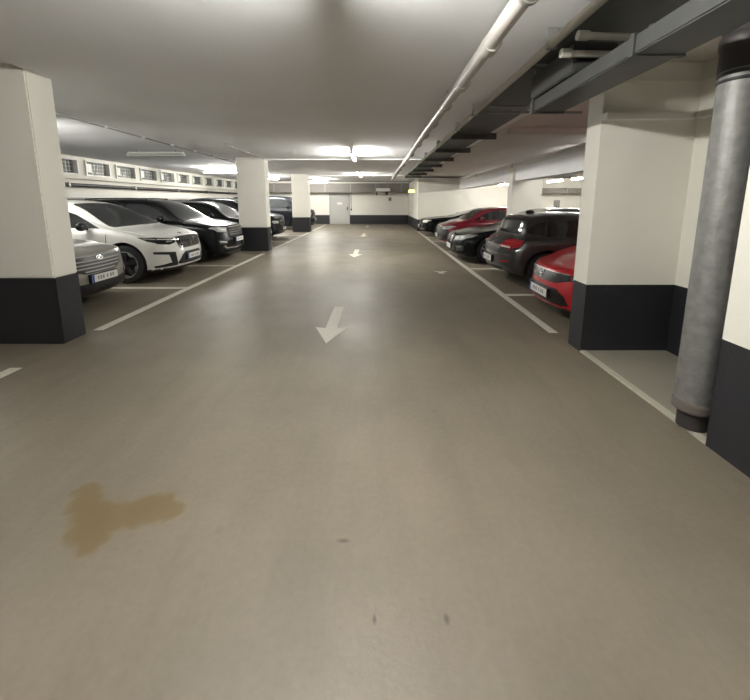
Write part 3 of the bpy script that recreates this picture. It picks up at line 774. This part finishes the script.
sk['badges'] = [('badge', 'front', 0, .915, .045, 'disc')]; sk['plates'] = [('front', .455), ('rear', .75)]; sk['antenna'] = 3.6; sk['rim'] = 'dark'; sk['lip'] = 'alloy'; sk['mirrormat'] = 'black'; sk['sill'] = .27
make_car('electric_suv', 'white crossover car with black alloy wheels, beside the light silver hatchback', -4.02, 7.87, False, sk)

bk = spec(4.70, .93, .96, 1.08, 1.08, 1.95, 1.66, 4.20, 'suv', 'p_black', .36, (.90, 3.68), 2.66, n0=.56, glassmat='glass2', chromewin=(1.55, 3.9, 1.085, 1.12))
bk['feats'] = [('grille', 'front', [([(0, .90), (.46, .90), (.50, .82), (.42, .66), (0, .65)], 'black', .010), ([(0, .90), (.46, .90), (.46, .915), (0, .915)], 'chrome', .016)] +
                 [([(0, z), (.44, z), (.44, z+.012), (0, z+.012)], 'chrome', .015) for z in (.70, .76, .82)], 'c'),
               ('headlight', 'front', [([(.50, .90), (.82, .93), (.88, .89), (.80, .80), (.54, .79)], 'lens', .010), ([(.56, .82), (.72, .84), (.72, .88), (.56, .87)], 'drl', .016)]),
               ('fog_lamp', 'front', [([(.56, .56), (.82, .60), (.80, .48), (.58, .46)], 'black', .008), ([(.60, .50), (.78, .53), (.78, .56), (.60, .54)], 'drl', .015)]),
               ('lower_trim', 'front', [([(0, .33), (.64, .35), (.70, .42), (.66, .44), (.60, .38), (0, .36)], 'chrome', .012)], 'c')] + rear_generic(1.08)
bk['plates'] = [('front', .56), ('rear', .8)]; bk['rails'] = [2.2, 2.6, 3.0, 3.4, 3.8]; bk['badges'] = [('badge', 'front', 0, .86, .05, 'disc')]
make_car('suv', 'black SUV with a chrome lower trim, between the white car and the second left pillar', -3.92, 10.28, False, bk)

def dark_spec(paint_, L=4.5, W=.90, rz=1.50, hz=.84, cz=1.0, tail='suv', **k):
    s = spec(L, W, hz, 1.12, cz, 1.95, rz, L-.65 if tail == 'suv' else L-1.15, tail, paint_, .33, (.86, L-.95), 2.58, n0=.52, glassmat='glass2', **k)
    s['feats'] = [('grille', 'front', [([(0, .77), (.40, .77), (.44, .68), (.36, .60), (0, .59)], 'black', .010), ([(0, .765), (.40, .765), (.40, .78), (0, .78)], 'chrome', .015)], 'c'),
                  ('headlight', 'front', [([(.48, .775), (.78, .80), (.85, .77), (.78, .68), (.50, .67)], 'lens', .010), ([(.54, .70), (.70, .72), (.70, .76), (.54, .75)], 'drl', .016)]),
                  ('lower_grille', 'front', [([(0, .50), (.60, .50), (.62, .34), (0, .33)], 'black', .008)], 'c')] + rear_generic(cz)
    return s
s = dark_spec('p_black2', 4.55, .91, 1.60, .92, 1.04, chromewin=(1.6, 3.7, 1.05, 1.08)); s['plates'] = [('front', .45), ('rear', .75)]
make_car('suv', 'charcoal car with bright-edged windscreen, its nose hidden by the second left pillar', -4.0, 13.45, False, s)
s = dark_spec('p_black', 4.45, .92, 1.74, 1.0, 1.12); s['plates'] = [('front', .45), ('rear', .75)]
make_car('suv', 'black car seen between the second and third left pillars', -4.05, 15.85, False, s)
s = spec(4.9, .93, 1.10, .85, 1.22, 1.50, 1.88, 4.6, 'suv', 'p_blue', .33, (.86, 3.95), 2.4, n0=.60, glassmat='glass2')
s['feats'] = [('grille', 'front', [([(0, .95), (.42, .95), (.46, .84), (.36, .74), (0, .73)], 'black', .010)], 'c'),
              ('headlight', 'front', [([(.50, .98), (.78, 1.02), (.84, .98), (.78, .84), (.52, .82)], 'lens', .010)]),
              ('lower_grille', 'front', [([(0, .52), (.66, .52), (.68, .34), (0, .33)], 'black', .008)], 'c')] + rear_generic(1.22)
s['plates'] = [('front', .55), ('rear', .85)]
make_car('van', 'tall dark van standing beyond the third left pillar', -3.62, 21.4, False, s)

# --- right side
red = spec(4.15, .88, .74, 1.10, .94, 1.95, 1.45, 3.65, 'suv', 'p_red', .325, (.82, 3.42), 2.5, n0=.44, low=.22, kn=.42)
red['feats'] = [('grille', 'front', [([(0, .655), (.50, .665), (.54, .60), (.34, .535), (0, .525)], 'black', .010), ([(0, .655), (.50, .662), (.50, .672), (0, .665)], 'chrome', .016)], 'c'),
                ('headlight', 'front', [([(.52, .665), (.80, .715), (.87, .72), (.86, .63), (.74, .58), (.55, .59)], 'lensdark', .010), ([(.56, .61), (.645, .615), (.645, .66), (.56, .655)], 'drl', .018)]),
                ('lower_grille', 'front', [([(0, .47), (.38, .46), (.50, .38), (.54, .28), (.42, .25), (0, .245)], 'black', .010)], 'c'),
                ('spoiler_lip', 'front', [([(0, .235), (.66, .245), (.66, .26), (0, .25)], 'PAINT', .02)], 'c')] + rear_generic(.94)
red['plates'] = [('front', .375), ('rear', .72)]; red['badges'] = [('badge', 'front', 0, .60, .055, 'disc')]
make_car('hatchback_car', 'bright red hatchback partly hidden by the right-hand pier', 2.30, 5.02, True, red)

b1 = spec(4.24, .875, .76, 1.28, .90, 2.12, 1.385, 3.78, 'suv', 'p_grey', .325, (.78, 3.44), 2.62, n0=.45, low=.22, spokes=10, ti=.42, kt=.30)
b1['rearwin'] = (.99, 1.26)
b1['feats'] = [('grille', 'front', [([(.02, .70), (.17, .70), (.18, .62), (.03, .60)], 'black', .010)]),
               ('headlight', 'front', [([(.42, .70), (.78, .72), (.80, .64), (.46, .60)], 'lens', .008)]),
               ('tail_lamp', 'rear', [([(.44, .86), (.62, .895), (.79, .87), (.80, .77), (.72, .715), (.46, .74)], 'tail', .012), ([(.50, .745), (.70, .735), (.70, .765), (.50, .775)], 'drl', .017), ([(.48, .825), (.77, .82), (.77, .835), (.48, .84)], 'p_red', .017)]),
               ('bumper_crease', 'rear', [([(.0, .60), (.70, .60), (.70, .607), (.0, .607)], 'chrome', .004)], 'c'),
               ('reflector', 'rear', [([(.48, .455), (.70, .465), (.70, .49), (.48, .48)], 'tail', .008)]),
               ('diffuser', 'rear', [([(0, .36), (.52, .36), (.48, .29), (0, .28)], 'black', .008)], 'c'),
               ('tailgate_seam', 'rear', [([(0, .625), (.47, .635), (.47, .642), (0, .632)], 'black', .004), ([(.47, .635), (.478, .635), (.49, .93), (.482, .93)], 'black', .004)]),
               ('handle_strip', 'rear', [([(0, .80), (.24, .80), (.22, .775), (0, .77)], 'chrome', .010)], 'c')]
b1['plates'] = [('front', .45), ('rear', .48)]; b1['badges'] = [('badge', 'rear', 0, .875, .042, 'roundel')]; b1['antenna'] = 3.45
car = make_car('hatchback_car', 'dark grey hatchback with red tail lamps, parked with its rear to the aisle', 2.30+4.24, 7.42, False, b1)

b5 = spec(4.89, .93, .74, 1.42, .92, 2.35, 1.42, 3.70, 'sedan', 'p_black', .34, (.86, 3.82), 2.95, n0=.48, low=.22, spokes=10, glassmat='glass2', chromewin=(1.95, 3.7, .985, 1.01))
b5['feats'] = [('kidney_grille', 'front', [([(.025, 0.665), (.05, 0.695), (.26, 0.700), (.31, 0.640), (.25, 0.525), (.05, 0.520), (.025, 0.550)], 'chrome', .012), ([(.045, 0.660), (.06, 0.680), (.25, 0.682), (.285, 0.640), (.24, 0.540), (.06, 0.537), (.045, 0.560)], 'black', .018)] +
                 [([(x_, 0.550), (x_+.012, 0.550), (x_+.012, 0.670), (x_, 0.670)], 'chrome', .020) for x_ in (.09, .135, .18, .225)]),
               ('headlight', 'front', [([(.38, 0.680), (.70, 0.730), (.84, 0.750), (.86, 0.680), (.74, 0.605), (.42, 0.580)], 'lens', .010), ([(.46, 0.610), (.58, 0.620), (.58, 0.680), (.46, 0.670)], 'drl', .016), ([(.64, 0.630), (.75, 0.650), (.75, 0.700), (.64, 0.685)], 'drl', .016)]),
               ('side_intake', 'front', [([(.52, .44), (.80, .47), (.80, .33), (.56, .31)], 'black', .008), ([(.58, .40), (.74, .42), (.74, .435), (.58, .415)], 'chrome', .014)]),
               ('lower_grille', 'front', [([(0, 0.440), (.46, 0.440), (.44, .31), (0, .30)], 'black', .008)], 'c')] + rear_generic(.96)
b5['plates'] = [('front', .40), ('rear', .72)]; b5['badges'] = [('badge', 'front', 0, .73, .042, 'roundel')]
make_car('saloon_car', 'black saloon with chrome twin grille, nose to the aisle beside the dark grey hatchback', 2.02, 10.1, True, b5)

wr = spec(4.1, .88, .80, .84, .95, 1.52, 1.40, 3.5, 'suv', 'p_wine', .31, (.78, 3.3), 2.2, n0=.48)
wr['feats'] = [('grille', 'front', [([(0, .735), (.46, .735), (.80, .62), (.84, .34), (.60, .27), (0, .26)], 'black', .008), ([(0, .73), (.44, .73), (.44, .742), (0, .742)], 'chrome', .015)], 'c'),
               ('headlight', 'front', [([(.50, .735), (.78, .77), (.85, .75), (.78, .65), (.52, .64)], 'lens', .010)]),
               ('lower_trim', 'front', [([(0, .36), (.60, .37), (.60, .35), (0, .34)], 'chrome', .014)], 'c')] + rear_generic(.95)
wr['plates'] = [('front', .42), ('rear', .75)]
make_car('hatchback_car', 'wine red car behind the black saloon, its red roof against the white wall', 2.16, 13.1, True, wr)
s = spec(4.5, .90, .78, 1.50, .90, 2.6, 1.28, 3.4, 'sedan', 'p_black', .33, (.88, 3.6), 3.0, n0=.48, glassmat='glass2')
s['feats'] = [('grille', 'front', [([(0, .71), (.36, .71), (.40, .62), (.32, .55), (0, .54)], 'black', .010)], 'c'),
              ('headlight', 'front', [([(.46, .72), (.78, .75), (.85, .72), (.78, .63), (.50, .62)], 'drl', .010)]),
              ('lower_trim', 'front', [([(0, .36), (.70, .36), (.70, .33), (0, .33)], 'chrome', .012)], 'c')] + rear_generic(.90)
s['plates'] = [('front', .45), ('rear', .72)]
make_car('saloon_car', 'black car with a bright headlight, farthest of the cars on the right', 2.02, 17.4, True, s)

# ------------------------------------------------------------------ world, camera, view
w = bpy.data.worlds.new('World'); S.world = w; w.use_nodes = True
bg = w.node_tree.nodes['Background']; bg.inputs[0].default_value = (.9, .95, 1, 1); bg.inputs[1].default_value = .05
cam = bpy.data.cameras.new('Camera'); co = bpy.data.objects.new('Camera', cam); COL.objects.link(co)
F = 364.
cam.sensor_width = 36; cam.sensor_fit = 'HORIZONTAL'; cam.lens = F*36/750
cam.shift_x = -2/750; cam.shift_y = -90/750; cam.clip_start = .05
co.location = (0, 0, 1.6); co.rotation_euler = (PI/2-math.atan(59/F), 0, 0)
S.camera = co
S.view_settings.view_transform = 'Standard'; S.view_settings.look = 'None'
S.view_settings.exposure = 1.1; S.view_settings.gamma = 1; S.view_settings.use_curve_mapping = False
S.cycles.use_denoising = True
S.cycles.max_bounces = 8; S.cycles.diffuse_bounces = 5
S.cycles.sample_clamp_indirect = 6
